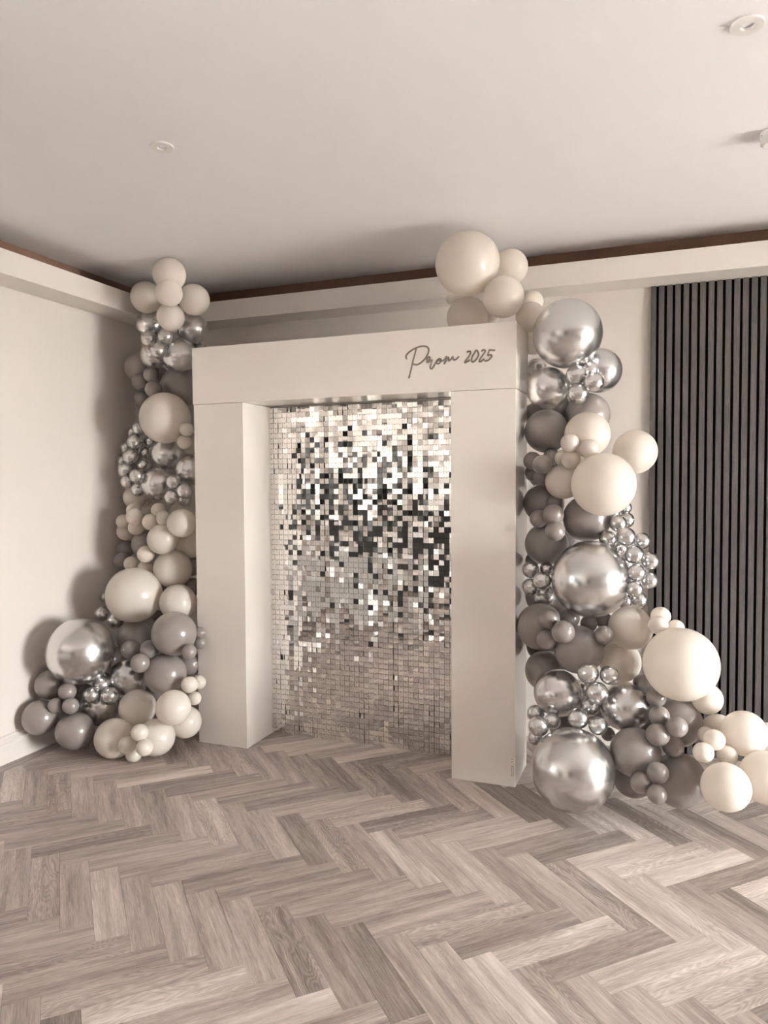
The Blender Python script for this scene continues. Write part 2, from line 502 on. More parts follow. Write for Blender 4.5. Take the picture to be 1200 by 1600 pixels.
def spline(pts, n=8):
    out = []
    P = [pts[0]] + list(pts) + [pts[-1]]
    for i in range(1, len(P) - 2):
        p0, p1, p2, p3 = [Vector(p) for p in P[i - 1:i + 3]]
        if (p2 - p1).length < 1e-5: continue
        for k in range(n):
            t = k / n
            out.append(0.5 * ((2 * p1) + (p2 - p0) * t + (2 * p0 - 5 * p1 + 4 * p2 - p3) * t * t + (3 * p1 - p0 - 3 * p2 + p3) * t ** 3))
    out.append(Vector(P[-2]))
    return out
def add_stroke(bm, pts, w, y, th):
    S = spline(pts)
    prev = None
    sec = 8
    for i, p in enumerate(S):
        a = S[max(0, i - 1)]; b = S[min(len(S) - 1, i + 1)]
        d = (b - a)
        if d.length < 1e-9: d = Vector((1, 0))
        d.normalize(); nrm = Vector((-d.y, d.x))
        ring = []
        ww = w * (0.55 if i in (0, len(S) - 1) else 1.0)
        for s in range(sec):
            an = 2 * math.pi * s / sec
            ring.append(bm.verts.new((p.x + nrm.x * ww * math.cos(an), y + th * math.sin(an), p.y + nrm.y * ww * math.cos(an))))
        if prev:
            for s in range(sec):
                bm.faces.new((prev[s], prev[(s + 1) % sec], ring[(s + 1) % sec], ring[s]))
        else: bm.faces.new(ring)
        prev = ring
    bm.faces.new(prev[::-1])
LETTER_STROKES = {'word': [[(-1.2287, 2.1261), (-1.2338, 2.1371), (-1.2257, 2.1527), (-1.2057, 2.1674), (-1.1801, 2.1789), (-1.1602, 2.1842), (-1.1405, 2.1859), (-1.1209, 2.18), (-1.1125, 2.1675), (-1.1154, 2.1491), (-1.1267, 2.1287), (-1.1436, 2.1112), (-1.1634, 2.0991), (-1.1804, 2.0954), (-1.196, 2.1012)], [(-1.1772, 2.1827), (-1.1844, 2.1539), (-1.1945, 2.1198), (-1.2046, 2.0803), (-1.2133, 2.0486), (-1.2191, 2.0315), (-1.2125, 2.0405)], [(-1.1253, 2.114), (-1.1183, 2.1255), (-1.1093, 2.1302), (-1.1065, 2.122), (-1.1141, 2.1119), (-1.124, 2.1072), (-1.1142, 2.1039), (-1.1029, 2.1112), (-1.0951, 2.1133), (-1.0982, 2.1003), (-1.1044, 2.0821), (-1.1031, 2.0719), (-1.0947, 2.0714), (-1.0849, 2.0835), (-1.076, 2.0989), (-1.0682, 2.1102), (-1.0584, 2.1167), (-1.0501, 2.1136), (-1.0502, 2.1038), (-1.0585, 2.0946), (-1.0682, 2.0936), (-1.0723, 2.1013), (-1.0626, 2.1099), (-1.0488, 2.1063), (-1.0377, 2.1069), (-1.0281, 2.1155), (-1.0206, 2.1263), (-1.0234, 2.1113), (-1.0323, 2.0903), (-1.0212, 2.1059), (-1.0116, 2.121), (-1.0088, 2.1129), (-1.008, 2.1037), (-0.9979, 2.1109), (-0.9883, 2.1226), (-0.9856, 2.1088), (-0.9747, 2.1076), (-0.9638, 2.1152), (-0.9565, 2.1226)]], 'd0': [[(-0.9174, 2.1385), (-0.9089, 2.1434), (-0.8995, 2.1419), (-0.8986, 2.1327), (-0.9089, 2.1152), (-0.925, 2.0962), (-0.9259, 2.0899), (-0.9146, 2.0937), (-0.9005, 2.1019)]], 'd1': [[(-0.8686, 2.1479), (-0.8789, 2.1332), (-0.8901, 2.114), (-0.892, 2.0941), (-0.8827, 2.0917), (-0.8677, 2.1034), (-0.8584, 2.1209), (-0.8602, 2.1355), (-0.8686, 2.1479)]], 'd2': [[(-0.8444, 2.138), (-0.8361, 2.1447), (-0.8259, 2.1422), (-0.8268, 2.1332), (-0.8398, 2.116), (-0.8528, 2.097), (-0.8528, 2.0897), (-0.8416, 2.0926), (-0.8296, 2.1027)]], 'd3': [[(-0.7753, 2.1395), (-0.7899, 2.1405), (-0.8037, 2.1442), (-0.8037, 2.1442), (-0.8083, 2.1319), (-0.812, 2.1178), (-0.801, 2.1197), (-0.7927, 2.1147), (-0.7973, 2.1042), (-0.812, 2.0925), (-0.8296, 2.0919)]]}

for key, strokes in LETTER_STROKES.items():
    bm = bmesh.new()
    for s in strokes:
        add_stroke(bm, [(x + 1.6, z) for x, z in s], 0.0045, -0.0035, 0.0012)
    o = link('lettering' if key == 'word' else 'digit', mesh_from(bm, 'lettering', M_LETTER, smooth=True), arch)
    if key == 'word': o['label'] = 'grey handwritten word Prom'

# ---------------------------------------------------------------- shimmer wall of hanging mirror squares
SW_X0, SW_X1, SW_Y = -2.1974, -1.0002, 3.818
shimmer = thing('shimmer_backdrop', 'backdrop of small hanging silver mirror squares filling the arch opening', 'mirror backdrop', ((SW_X0 + SW_X1) / 2, SW_Y, 0))
box_obj('backing', (-0.5975, 0.5975, 0.012, 0.020, 0.003, 1.950), M_BACKING, shimmer)
TP = 0.0299; NC, NR = 40, 65
bm = bmesh.new(); h = 0.0144; add_box(bm, -h, h, -0.0005, 0.0005, -2 * h + 0.003, 0.003)
tile_me = mesh_from(bm, 'mirror_tile', M_MIRROR)
trng = random.Random(23)
TILT_COL, TILT_YAW, TILT_PITCH = 4.5, 4.0, 1.1
tiles = []
for c in range(NC):
    cy_ = trng.gauss(0, TILT_COL); cp_ = trng.gauss(0, 0.6)
    for r in range(NR):
        if trng.random() < 0.06: cy_ = trng.gauss(0, TILT_COL)
        x = -0.5975 + TP * (c + 0.5) ; z = 0.0315 + TP * r - 0.0029
        big = 2.2 if trng.random() < 0.12 else 1.0
        yaw = cy_ + trng.gauss(0, TILT_YAW) * big; pit = cp_ + trng.gauss(0, TILT_PITCH) * big
        tiles.append((x, z, yaw, pit, trng.gauss(0, 0.8)))
def tile_matrix(t):
    return Matrix.Translation((t[0], trng.uniform(-0.0008, 0.0008), t[1])) @ Matrix.Rotation(math.radians(t[2]), 4, 'Z') @ Matrix.Rotation(math.radians(t[3]), 4, 'X') @ Matrix.Rotation(math.radians(t[4]), 4, 'Y')
tiles.sort(key=lambda t: -(t[0] - 0.15 * abs(t[1] - 1.4)))      # nearest to the camera's side show largest
for t in tiles[:300]:
    o = link('mirror_tile', tile_me, shimmer); o.matrix_local = tile_matrix(t)
bm = bmesh.new()
for t in tiles[300:]:
    n0 = len(bm.verts)
    add_box(bm, -h, h, -0.0005, 0.0005, -2 * h + 0.003, 0.003)
    bm.verts.ensure_lookup_table()
    M = tile_matrix(t)
    for v in bm.verts[n0:]: v.co = M @ v.co
o = link('mirror_tile_field', mesh_from(bm, 'mirror_tile_field', M_MIRROR), shimmer); o['kind'] = 'stuff'
bm = bmesh.new()
for t in tiles:
    vs = [bm.verts.new((t[0] + 0.0017 * math.cos(a * math.pi / 3), -0.0026, t[1] + 0.0002 + 0.0017 * math.sin(a * math.pi / 3) - 0.0008)) for a in range(6)]
    tip = [bm.verts.new((v.co.x, 0.012, v.co.z)) for v in vs]
    bm.faces.new(vs)
    for i in range(6): bm.faces.new((vs[i - 1], vs[i], tip[i], tip[i - 1]))
o = link('hanging_pins', mesh_from(bm, 'hanging_pins', M_BACKING), shimmer); o['kind'] = 'stuff'

bar = thing('bar_counter', 'black bar counter, seen only as dark reflections in the mirror squares', 'bar', (-2.65, -0.9, 0))
box_obj('body', (-0.75, 0.75, -0.25, 0.25, 0, 1.12), M_DARK, bar, bevel=0.005)
box_obj('countertop', (-0.80, 0.80, -0.30, 0.30, 1.12, 1.16), M_DARK, bar, bevel=0.005)
# ---------------------------------------------------------------- table at the far end, seen in the mirror squares
tbl = thing('covered_table', 'long table under a white cloth, seen only as pale reflections in the mirror squares', 'table', (-3.35, 0.45, 0))
box_obj('tabletop', (-0.9, 0.9, -0.36, 0.36, 0.715, 0.74), M_FRAME, tbl)
for lx in (-0.8, 0.8):
    for ly in (-0.28, 0.28):
        box_obj('leg', (lx - 0.02, lx + 0.02, ly - 0.02, ly + 0.02, 0, 0.715), M_FRAME, tbl)
bm = bmesh.new()
N = 160; ringT = []; ringB = []
for i in range(N):
    a = 2 * math.pi * i / N
    ca, sa = math.cos(a), math.sin(a)
    px = 0.915 * math.copysign(abs(ca) ** 0.12, ca); py = 0.375 * math.copysign(abs(sa) ** 0.12, sa)
    wv = 0.018 * math.sin(i * 1.7) + 0.012 * math.sin(i * 0.61)
    ringT.append(bm.verts.new((px, py, 0.745)))
    ringB.append(bm.verts.new((px * (1.03 + wv), py * (1.06 + wv), 0.02)))
bm.faces.new(ringT)
for i in range(N): bm.faces.new((ringT[i - 1], ringT[i], ringB[i], ringB[i - 1]))
link('cloth', mesh_from(bm, 'cloth', M_CLOTH), tbl)

# ---------------------------------------------------------------- ceiling fittings
def downlight(x, y, label):
    t = thing('downlight', label, 'ceiling light', (x, y, ZC), 'recessed ceiling lights')
    bm = bmesh.new()
    add_lathe(bm, [(0.017, 0.014), (0.018, -0.0075), (0.0195, -0.0090), (0.0435, -0.0090), (0.0452, -0.0075), (0.0452, -0.0045), (0.0435, -0.0040), (0.0435, 0.0)], 64)
    link('trim_ring', mesh_from(bm, 'trim_ring', M_WHITE_PLASTIC, False), t)
    bm = bmesh.new()
    add_lathe(bm, [(0.0, 0.004), (0.010, 0.003), (0.0175, -0.001)], 32)
    link('lamp_face', mesh_from(bm, 'lamp_face', M_GREYREF, True), t)
    return t
downlight(-1.819, 2.372, 'white recessed ceiling light above the arch side of the room, further from the slats')
downlight(0.206, 2.367, 'white recessed ceiling light near the smoke alarm')
alarm = thing('smoke_alarm', 'round white smoke alarm on the ceiling above the slat panel', 'smoke alarm', (0.372, 3.125, ZC))
bm = bmesh.new(); add_lathe(bm, [(0.052, 0), (0.053, -0.006), (0.0515, -0.026), (0.047, -0.028), (0.047, -0.031)], 48)
link('base', mesh_from(bm, 'base', M_WHITE_PLASTIC, True), alarm)
bm = bmesh.new(); add_lathe(bm, [(0.046, -0.031), (0.0505, -0.033), (0.0500, -0.040), (0.045, -0.0455), (0.036, -0.047), (0.034, -0.0455), (0.012, -0.0455), (0.010, -0.048), (0, -0.048)], 48)
link('cover', mesh_from(bm, 'cover', M_WHITE_PLASTIC, True), alarm)
for a, zz in ((198, -0.014), (205, -0.014), (200, -0.020)):
    bm = bmesh.new(); add_lathe(bm, [(0, 0.0), (0.0016, 0.0), (0.0016, -0.001), (0, -0.001)], 10)
    o = link('vent_hole', mesh_from(bm, 'vent_hole', M_BLACKHOLE), alarm)
    o.location = (0.0528 * math.cos(math.radians(a)), 0.0528 * math.sin(math.radians(a)), zz)
    o.rotation_euler = (0, math.radians(90), math.radians(a))

# ---------------------------------------------------------------- balloons
# unit balloon: crown up +Z, drawn out slightly towards the knot at -Z
def balloon_mesh(name, mat, seg=40, rings=26):
    bm = bmesh.new()
    prof = []
    for i in range(rings + 1):
        th = math.pi * i / rings * 0.955
        r = math.sin(th); z = math.cos(th)
        if z < 0: z *= 1.0 + 0.10 * (-z); r *= 1.0 - 0.05 * (-z) ** 2
        prof.append((max(r, 0.0), z))
    r0, z0 = prof[-1]
    prof += [(r0 * 0.62, z0 - 0.03), (0.050, z0 - 0.07), (0.045, z0 - 0.10), (0.075, z0 - 0.13), (0.080, z0 - 0.155), (0.05, z0 - 0.18), (0.03, z0 - 0.19), (0.06, z0 - 0.24), (0, z0 - 0.235)]
    add_lathe(bm, prof, seg)
    return mesh_from(bm, name, mat, True, recalc=False)
BM = {k: balloon_mesh(n, M_BAL[k]) for k, n in (('c', 'chrome_balloon'), ('g', 'grey_balloon'), ('w', 'ivory_balloon'))}
NAMES = {'c': 'chrome_balloon', 'g': 'grey_balloon', 'w': 'ivory_balloon'}
GROUPS = {('L', 'c'): 'chrome balloons of the narrow garland', ('L', 'g'): 'grey balloons of the narrow garland', ('L', 'w'): 'ivory balloons of the narrow garland',
          ('R', 'c'): 'chrome balloons of the wide garland', ('R', 'g'): 'grey balloons of the wide garland', ('R', 'w'): 'ivory balloons of the wide garland'}
BALLOONS = [
('L','w',-2.676,3.536,2.706,0.0943,'topmost ivory balloon of the garland left of the arch, touching the ceiling'),
('L','w',-2.961,3.685,2.638,0.0940,'ivory balloon on the wall side of the five in the cluster crowning the narrow garland'),
('L','w',-2.636,3.713,2.600,0.0930,'ivory balloon nearest the arch in the cluster of five crowning the narrow garland'),
('L','w',-2.631,3.470,2.580,0.0769,'central ivory balloon of the five crowning the narrow garland, in front of the others'),
('L','w',-2.730,3.614,2.485,0.0805,'lowest ivory balloon of the five crowning the narrow garland, hanging over chrome ones'),
('L','c',-3.005,3.780,2.493,0.0949,'chrome balloon below the ivory crown of the narrow garland, on its wall side'),
('L','c',-2.719,3.811,2.452,0.0942,'dark-shining chrome balloon just above the arch corner, below the ivory crown'),
('L','c',-2.909,3.640,2.377,0.0478,'small chrome balloon of the trio below the ivory crown, on the wall side'),
('L','c',-2.780,3.630,2.376,0.0473,'small chrome balloon of the trio below the ivory crown, directly under the lowest ivory one'),
('L','c',-2.808,3.597,2.290,0.0490,'lowest small chrome balloon of the trio below the ivory crown'),
('L','c',-2.942,3.720,2.288,0.0802,'chrome balloon half hidden behind the lowest one of the small chrome trio'),
('L','c',-2.760,3.735,2.279,0.1069,"chrome balloon level with the arch header's upper corner, partly hidden by the header"),
('L','c',-2.742,3.901,2.332,0.0604,'edge of a chrome balloon peeking over the header at its corner'),
('L','g',-3.162,3.875,2.254,0.1067,'dull grey balloon in shade beside the wall, level with the arch header'),
('L','g',-3.073,3.752,2.142,0.0518,'small grey balloon with a pinpoint glint, nearest the wall of the trio beside the header'),
('L','g',-2.986,3.748,2.179,0.0475,'small grey balloon, highest of the grey trio beside the header'),
('L','g',-2.906,3.668,2.077,0.0505,'small grey balloon, lowest of the grey trio, resting on the big ivory balloon'),
('L','g',-2.845,3.858,2.112,0.1292,"large grey balloon in shade, half hidden behind the arch header's side"),
('L','g',-3.112,3.814,2.048,0.0487,'small grey balloon in shade under the grey trio beside the header'),
('L','g',-3.150,3.929,2.012,0.0835,'grey balloon mostly hidden behind the big ivory balloon at header seam height'),
('L','w',-2.826,3.670,1.900,0.1515,'big ivory balloon at header seam height in the narrow garland, above the chrome chain'),
('L','w',-2.658,3.652,1.825,0.0422,'small ivory balloon, upper of the pair between the big ivory balloon and the pillar'),
('L','w',-2.695,3.676,1.751,0.0426,'small ivory balloon, lower of the pair between the big ivory balloon and the pillar'),
('L','w',-2.851,3.956,1.760,0.0707,'shaded ivory balloon behind the small ivory pair, against the pillar'),
('L','c',-3.091,3.756,1.853,0.0422,'small chrome balloon topping the chrome chain, tucked under the big ivory balloon'),
('L','c',-3.277,3.909,1.836,0.0399,'small chrome balloon at the back of the chrome chain, second from its top'),
('L','c',-3.131,3.761,1.770,0.0497,'small chrome balloon in the outer row of the chain, second from the top'),
('L','c',-3.078,3.846,1.777,0.0431,"small chrome balloon half under the big ivory balloon's lower edge"),
('L','c',-3.250,3.819,1.735,0.0391,'small chrome balloon at the back of the chain, between two of the outer row'),
('L','c',-3.157,3.750,1.677,0.0505,'small chrome balloon in the outer row of the chain, third from the top'),
('L','c',-3.131,3.852,1.705,0.0434,"small chrome balloon of the chain's inner row, beside the upper mid-sized chrome one"),
('L','c',-3.277,3.813,1.649,0.0392,'lowest of the small chrome balloons peeking out behind the chain'),
('L','c',-3.202,3.750,1.593,0.0487,'small chrome balloon in the outer row of the chain, reaching furthest towards the wall'),
('L','c',-3.120,3.824,1.626,0.0452,'small dark-shining chrome balloon of the inner row, between the two mid-sized chrome ones'),
('L','c',-3.009,3.628,1.550,0.0442,"small chrome balloon of the chain touching the lower mid-sized chrome balloon's upper side"),
('L','c',-3.167,3.728,1.516,0.0424,"small chrome balloon near the chain's lower end, above a pale shaded balloon"),
('L','c',-3.081,3.724,1.467,0.0442,'lowest small chrome balloon of the chain, beside the lower mid-sized chrome balloon'),
('L','c',-2.932,3.826,1.692,0.1057,'mid-sized chrome balloon directly under the big ivory balloon beside the pillar'),
('L','c',-2.697,3.744,1.587,0.0947,'mid-sized chrome balloon partly cut off by the pillar, above the chrome trio'),
('L','c',-2.938,3.739,1.499,0.1040,"mid-sized chrome balloon at the chain's lower end, beside the chrome trio"),
('L','c',-2.748,3.642,1.513,0.0464,'small chrome balloon, highest of the trio near the pillar under the mid-sized chrome ones'),
('L','c',-2.668,3.638,1.458,0.0474,'small chrome balloon of the trio nearest the pillar'),
('L','c',-2.757,3.632,1.422,0.0445,'small chrome balloon, lowest of the trio above the ivory balloons'),
('L','c',-2.792,3.800,1.406,0.0443,'small chrome balloon behind the lower edge of the chrome trio by the pillar'),
('L','w',-3.165,3.794,1.418,0.0738,'shaded ivory balloon right under the chrome chain'),
('L','w',-3.102,3.705,1.339,0.0461,'small shaded ivory balloon under the chrome chain, uppermost of the wall-side cluster'),
('L','w',-3.022,3.614,1.304,0.0508,'small shaded ivory balloon in the middle of the wall-side cluster'),
('L','w',-3.174,3.694,1.267,0.0462,'small ivory balloon nearest the wall in the wall-side cluster'),
('L','w',-3.221,3.770,1.201,0.0594,'lowest ivory balloon of the wall-side cluster, pointing down'),
('L','w',-3.068,3.684,1.233,0.0498,'small ivory balloon of the wall-side cluster nearest the front ivory trio'),
('L','w',-3.141,3.887,1.341,0.0544,'pale shaded balloon behind the gap between the two small ivory clusters'),
('L','w',-2.909,3.704,1.337,0.0488,'small ivory balloon, highest of the trio above the arch-side ivory balloons'),
('L','w',-2.901,3.611,1.273,0.0486,'small ivory balloon, wall side of the trio, with a soft glint'),
('L','w',-2.815,3.627,1.295,0.0454,'small ivory balloon of the trio touching the round ivory balloon by the pillar'),
('L','w',-2.660,3.591,1.270,0.0858,'round ivory balloon touching the pillar edge, below the chrome trio'),
('L','w',-2.866,3.871,1.307,0.0781,'shaded balloon behind the top of the round ivory one by the pillar'),
('L','w',-2.797,3.588,1.172,0.0903,'egg-shaped ivory balloon below the small front ivory trio'),
('L','w',-2.736,3.780,1.134,0.0921,'shaded ivory balloon half hidden by the pillar, beside the egg-shaped one'),
('L','g',-3.059,3.760,1.123,0.0893,'grey balloon in shade behind the egg-shaped ivory balloon'),
('L','g',-3.259,3.811,1.085,0.0580,'dim grey balloon under the wall-side ivory cluster'),
('L','g',-3.236,3.747,1.009,0.0572,'dim grey balloon in deep shade near the wall, above the largest ivory balloon'),
('L','g',-2.762,3.826,0.989,0.0649,'dark grey balloon deep in shade at the pillar, beside three stacked ivory balloons'),
('L','w',-2.913,3.578,1.080,0.0514,'small ivory balloon, highest of the trio on top of the largest ivory balloon'),
('L','w',-3.088,3.654,1.008,0.0448,'small ivory balloon, wall side of the trio on top of the largest ivory balloon'),
('L','w',-2.976,3.651,0.988,0.0473,'small ivory balloon of the trio wedged between two big ivory balloons'),
('L','w',-2.776,3.653,0.988,0.1151,'ivory balloon behind and above the largest ivory balloon, beside the pillar'),
('L','g',-2.726,3.779,0.864,0.0560,'shaded grey balloon visible at the pillar between two ivory balloons'),
('L','w',-2.933,3.490,0.846,0.1628,'largest ivory balloon of the narrow garland, above the big chrome balloon'),
('L','w',-2.674,3.561,0.805,0.1063,'ivory balloon by the pillar just above the glossy grey balloon'),
('L','g',-2.952,3.687,0.647,0.0793,'shaded grey balloon in the gap below the largest ivory balloon'),
('L','g',-2.563,3.374,0.663,0.1242,'large glossy grey balloon with a window glint, touching the pillar'),
('L','g',-2.959,3.523,0.583,0.1050,'grey balloon under the largest ivory balloon, behind the small grey trio'),
('L','g',-2.829,3.329,0.563,0.0542,'small grey balloon, wall side of the trio in front of the grey balloons'),
('L','g',-2.701,3.333,0.572,0.0520,'small grey balloon of the trio nearest the large glossy grey one'),
('L','g',-2.699,3.251,0.514,0.0527,'small grey balloon, lowest of the front trio'),
('L','g',-2.969,3.463,0.438,0.0489,'small dark grey balloon behind the lowest one of the front grey trio'),
('L','g',-2.478,3.494,0.649,0.0350,'tiny grey balloon lapping over the pillar face, upper of the pair'),
('L','g',-2.466,3.480,0.594,0.0349,'tiny grey balloon lapping over the pillar face, lower of the pair'),
('L','g',-2.426,3.322,0.584,0.0405,'small grey balloon under the pair that laps over the pillar'),
('L','g',-2.591,3.549,0.450,0.0713,'grey balloon cut off by the pillar below the large glossy grey one'),
('L','g',-2.617,3.363,0.434,0.1167,'large glossy grey balloon above the two low ivory balloons'),
('L','c',-3.208,3.525,0.711,0.0488,'small chrome balloon further from the largest ivory balloon, above the big chrome one'),
('L','c',-3.087,3.503,0.679,0.0498,'small chrome balloon tucked between the largest ivory and the big chrome balloon'),
('L','c',-3.281,3.636,0.793,0.0359,'sliver of a chrome balloon behind the wall side of the largest ivory balloon'),
('L','c',-3.063,3.192,0.564,0.1854,'biggest chrome balloon beside the side wall, mirroring the room'),
('L','c',-2.876,3.363,0.395,0.1075,'chrome balloon under the front grey trio'),
('L','c',-3.020,3.292,0.229,0.1116,'chrome balloon carrying a small chrome trio, above the floor by the ivory balloons'),
('L','c',-3.061,3.357,0.365,0.0515,'small chrome balloon behind the upper one of the low chrome trio'),
('L','c',-2.967,3.248,0.368,0.0516,'upper small chrome balloon of the low chrome trio'),
('L','c',-2.969,3.169,0.331,0.0453,'small chrome balloon of the low trio, on the side of the wall'),
('L','c',-2.884,3.217,0.322,0.0491,'small chrome balloon of the low trio, on the side of the ivory balloons'),
('L','g',-3.234,3.136,0.372,0.0824,'grey balloon close to the side wall, under the biggest chrome balloon'),
('L','g',-3.221,3.049,0.214,0.0955,'grey balloon nearest the side wall, casting a shadow on the baseboard'),
('L','g',-3.030,3.105,0.143,0.1027,'grey balloon low on the floor between the wall-side grey one and the ivory cluster'),
('L','g',-3.080,3.107,0.356,0.0483,'small grey balloon, highest of the trio under the biggest chrome balloon'),
('L','g',-3.117,3.059,0.289,0.0398,'small grey balloon, wall side of the trio among the floor-level grey balloons'),
('L','g',-3.025,3.074,0.291,0.0442,'small grey balloon of the trio directly above the lowest grey one'),
('L','w',-2.764,3.300,0.242,0.1031,'ivory balloon below the lower chrome ones, upper left of the floor cluster'),
('L','w',-2.437,3.191,0.309,0.0931,'ivory balloon below the large glossy grey one, upper edge of the floor cluster'),
('L','w',-2.807,3.162,0.110,0.1080,'ivory balloon lying on the floor next to the lowest grey balloon'),
('L','w',-2.574,3.218,0.125,0.1012,'ivory balloon low over the floor in the middle of the ivory floor cluster'),
('L','w',-2.494,3.371,0.171,0.0889,'ivory balloon leaning on the foot of the pillar'),
('L','w',-2.585,3.099,0.188,0.0449,'small ivory balloon, highest of the four in the floor cluster'),
('L','w',-2.667,3.098,0.112,0.0477,'small ivory balloon in front of the floor-lying ivory balloon'),
('L','w',-2.540,3.082,0.119,0.0445,'small ivory balloon of the four, on the pillar side'),
('L','w',-2.670,3.151,0.044,0.0440,'lowest small ivory balloon, nearly touching the floor planks'),
('L','w',-2.432,3.328,0.398,0.0457,'small ivory balloon under the grey one cut off by the pillar'),
('L','w',-2.435,3.419,0.388,0.0396,'small ivory balloon lapping over the pillar face, higher of two'),
('L','w',-2.439,3.381,0.307,0.0374,'small ivory balloon lapping over the pillar face, lower of two'),
('R','w',-0.937,3.618,2.596,0.1603,'biggest ivory balloon on top of the arch, right under the ceiling'),
('R','w',-0.755,3.788,2.606,0.0901,'ivory balloon behind the biggest one on top of the arch, against the fascia'),
('R','w',-0.754,3.618,2.413,0.1013,'round ivory balloon above the header corner, in front of the other ivory ones'),
('R','w',-0.994,3.837,2.379,0.1102,"ivory balloon sitting behind the header's top edge above the lettering"),
('R','w',-0.897,3.941,2.413,0.0628,'shaded ivory balloon in the gap between the ivory ones on the header'),
('R','w',-1.086,3.873,2.494,0.0349,'faint small ivory balloon behind the lower edge of the biggest one'),
('R','w',-0.658,3.875,2.438,0.0601,'pale ivory balloon at the header corner, half lost against the wall'),
('R','w',-0.650,3.786,2.342,0.0753,'pale ivory balloon beside the header corner and the top chrome balloon'),
('R','w',-0.654,3.910,2.238,0.0678,"pale ivory balloon squeezed between the header's side and the top chrome balloon"),
('R','c',-0.444,3.618,2.208,0.1641,'big chrome balloon at the top of the wide garland, beside the header'),
('R','c',-0.313,3.802,2.052,0.1114,'chrome balloon behind the small chrome trio, on the slat panel side'),
('R','c',-0.546,3.682,1.964,0.1069,"chrome balloon beside the header's lower corner"),
('R','c',-0.636,3.883,2.089,0.0575,'dark chrome balloon in the gap between the top chrome balloons and the header'),
('R','c',-0.400,3.602,2.006,0.0505,'small chrome balloon, highest of the trio under the top chrome balloon'),
('R','c',-0.316,3.565,1.965,0.0465,'small chrome balloon of the top trio on the slat panel side'),
('R','c',-0.389,3.581,1.917,0.0488,'small chrome balloon, lowest of the trio under the top chrome balloon'),
('R','c',-0.346,3.662,2.037,0.0432,'small chrome balloon behind the top chrome trio'),
('R','g',-0.371,3.838,1.839,0.1108,'grey balloon behind the upper ivory cluster, under the chrome trio'),
('R','g',-0.564,3.760,1.757,0.1100,"glossy grey balloon beside the right pillar's top, under a chrome one"),
('R','g',-0.648,3.882,1.863,0.0511,'small grey balloon in deep shade below the dark chrome one, by the pillar'),
('R','g',-0.554,3.567,1.584,0.0470,'small grey balloon in front, of the shaded group beside the upper ivory cluster'),
('R','g',-0.616,3.653,1.605,0.0452,'small grey balloon next to the pillar in the shaded group'),
('R','g',-0.574,3.647,1.529,0.0385,'lowest small grey balloon of the shaded group by the pillar'),
('R','g',-0.626,3.733,1.546,0.0429,'dark small grey balloon behind the shaded group by the pillar'),
('R','g',-0.531,3.711,1.625,0.0421,'dark small grey balloon between the glossy grey balloon and the ivory cluster'),
('R','w',-0.354,3.658,1.728,0.1090,'ivory balloon at the top of the upper ivory cluster'),
('R','w',-0.139,3.742,1.643,0.1051,"ivory balloon of the upper cluster overlapping the slat panel's edge"),
('R','w',-0.266,3.507,1.487,0.1454,'largest ivory balloon of the upper cluster'),
('R','w',-0.461,3.614,1.501,0.0863,'ivory balloon at the lower arch side of the upper cluster'),
('R','w',-0.421,3.534,1.683,0.0442,'small ivory balloon, highest of the four on the upper ivory cluster'),
('R','w',-0.332,3.536,1.654,0.0451,'small ivory balloon of the four on the slat panel side'),
('R','w',-0.420,3.563,1.606,0.0446,'small ivory balloon, lowest of the four on the upper ivory cluster'),
('R','w',-0.468,3.659,1.616,0.0412,'small ivory balloon of the four nearest the arch, partly behind'),
('R','w',-0.398,3.746,1.633,0.0385,'small ivory balloon in the middle of the four'),
('R','g',-0.575,3.758,1.393,0.1026,'grey balloon by the pillar below the shaded group'),
('R','g',-0.500,3.556,1.344,0.0498,'small grey balloon, front of the trio beside the mid-pillar grey balloons'),
('R','g',-0.579,3.620,1.320,0.0448,'small grey balloon of the trio nearest the pillar'),
('R','g',-0.485,3.507,1.268,0.0476,'small grey balloon, lowest of the trio beside the mid-pillar grey balloons'),
('R','g',-0.505,3.646,1.400,0.0414,'small grey balloon behind the top of the mid-pillar trio'),
('R','g',-0.355,3.668,1.322,0.1148,'large grey balloon under the largest upper ivory balloon'),
('R','g',-0.552,3.695,1.190,0.1074,'dark grey balloon by the pillar above the small chrome four'),
('R','c',-0.184,3.725,1.374,0.0342,'topmost small chrome balloon of the chain beside the slat panel'),
('R','c',-0.241,3.793,1.340,0.0320,"small chrome balloon hidden behind the large grey balloon's edge, near the chain's top"),
('R','c',-0.208,3.617,1.303,0.0410,"small chrome balloon, second down the chain's inner side"),
('R','c',-0.173,3.693,1.315,0.0370,"small chrome balloon at the back near the chain's top"),
('R','c',-0.167,3.522,1.247,0.0442,"small chrome balloon at the centre of the chain's upper part"),
('R','c',-0.252,3.605,1.227,0.0412,'small chrome balloon between the large grey balloon and the great chrome one'),
('R','c',-0.102,3.689,1.217,0.0397,'small chrome balloon in the upper part of the chain, against the slats'),
('R','c',-0.202,3.683,1.175,0.0387,'small chrome balloon behind the upper shoulder of the great chrome one'),
('R','c',-0.130,3.509,1.167,0.0438,"small chrome balloon, largest of the chain's front row"),
('R','c',-0.064,3.589,1.131,0.0428,'small chrome balloon of the chain furthest over the slats, upper of two'),
('R','c',-0.118,3.475,1.089,0.0404,"small chrome balloon of the front row level with the great chrome balloon's middle"),
('R','c',-0.065,3.576,1.043,0.0397,'small chrome balloon of the chain furthest over the slats, lower of two'),
('R','c',-0.125,3.451,1.017,0.0373,"small chrome balloon, lowest of the chain's front row"),
('R','c',-0.111,3.562,0.952,0.0384,"small chrome balloon at the chain's bottom end, above the ivory cluster"),
('R','c',-0.177,3.662,0.927,0.0352,'small chrome balloon at the bottom end, behind the great chrome one'),
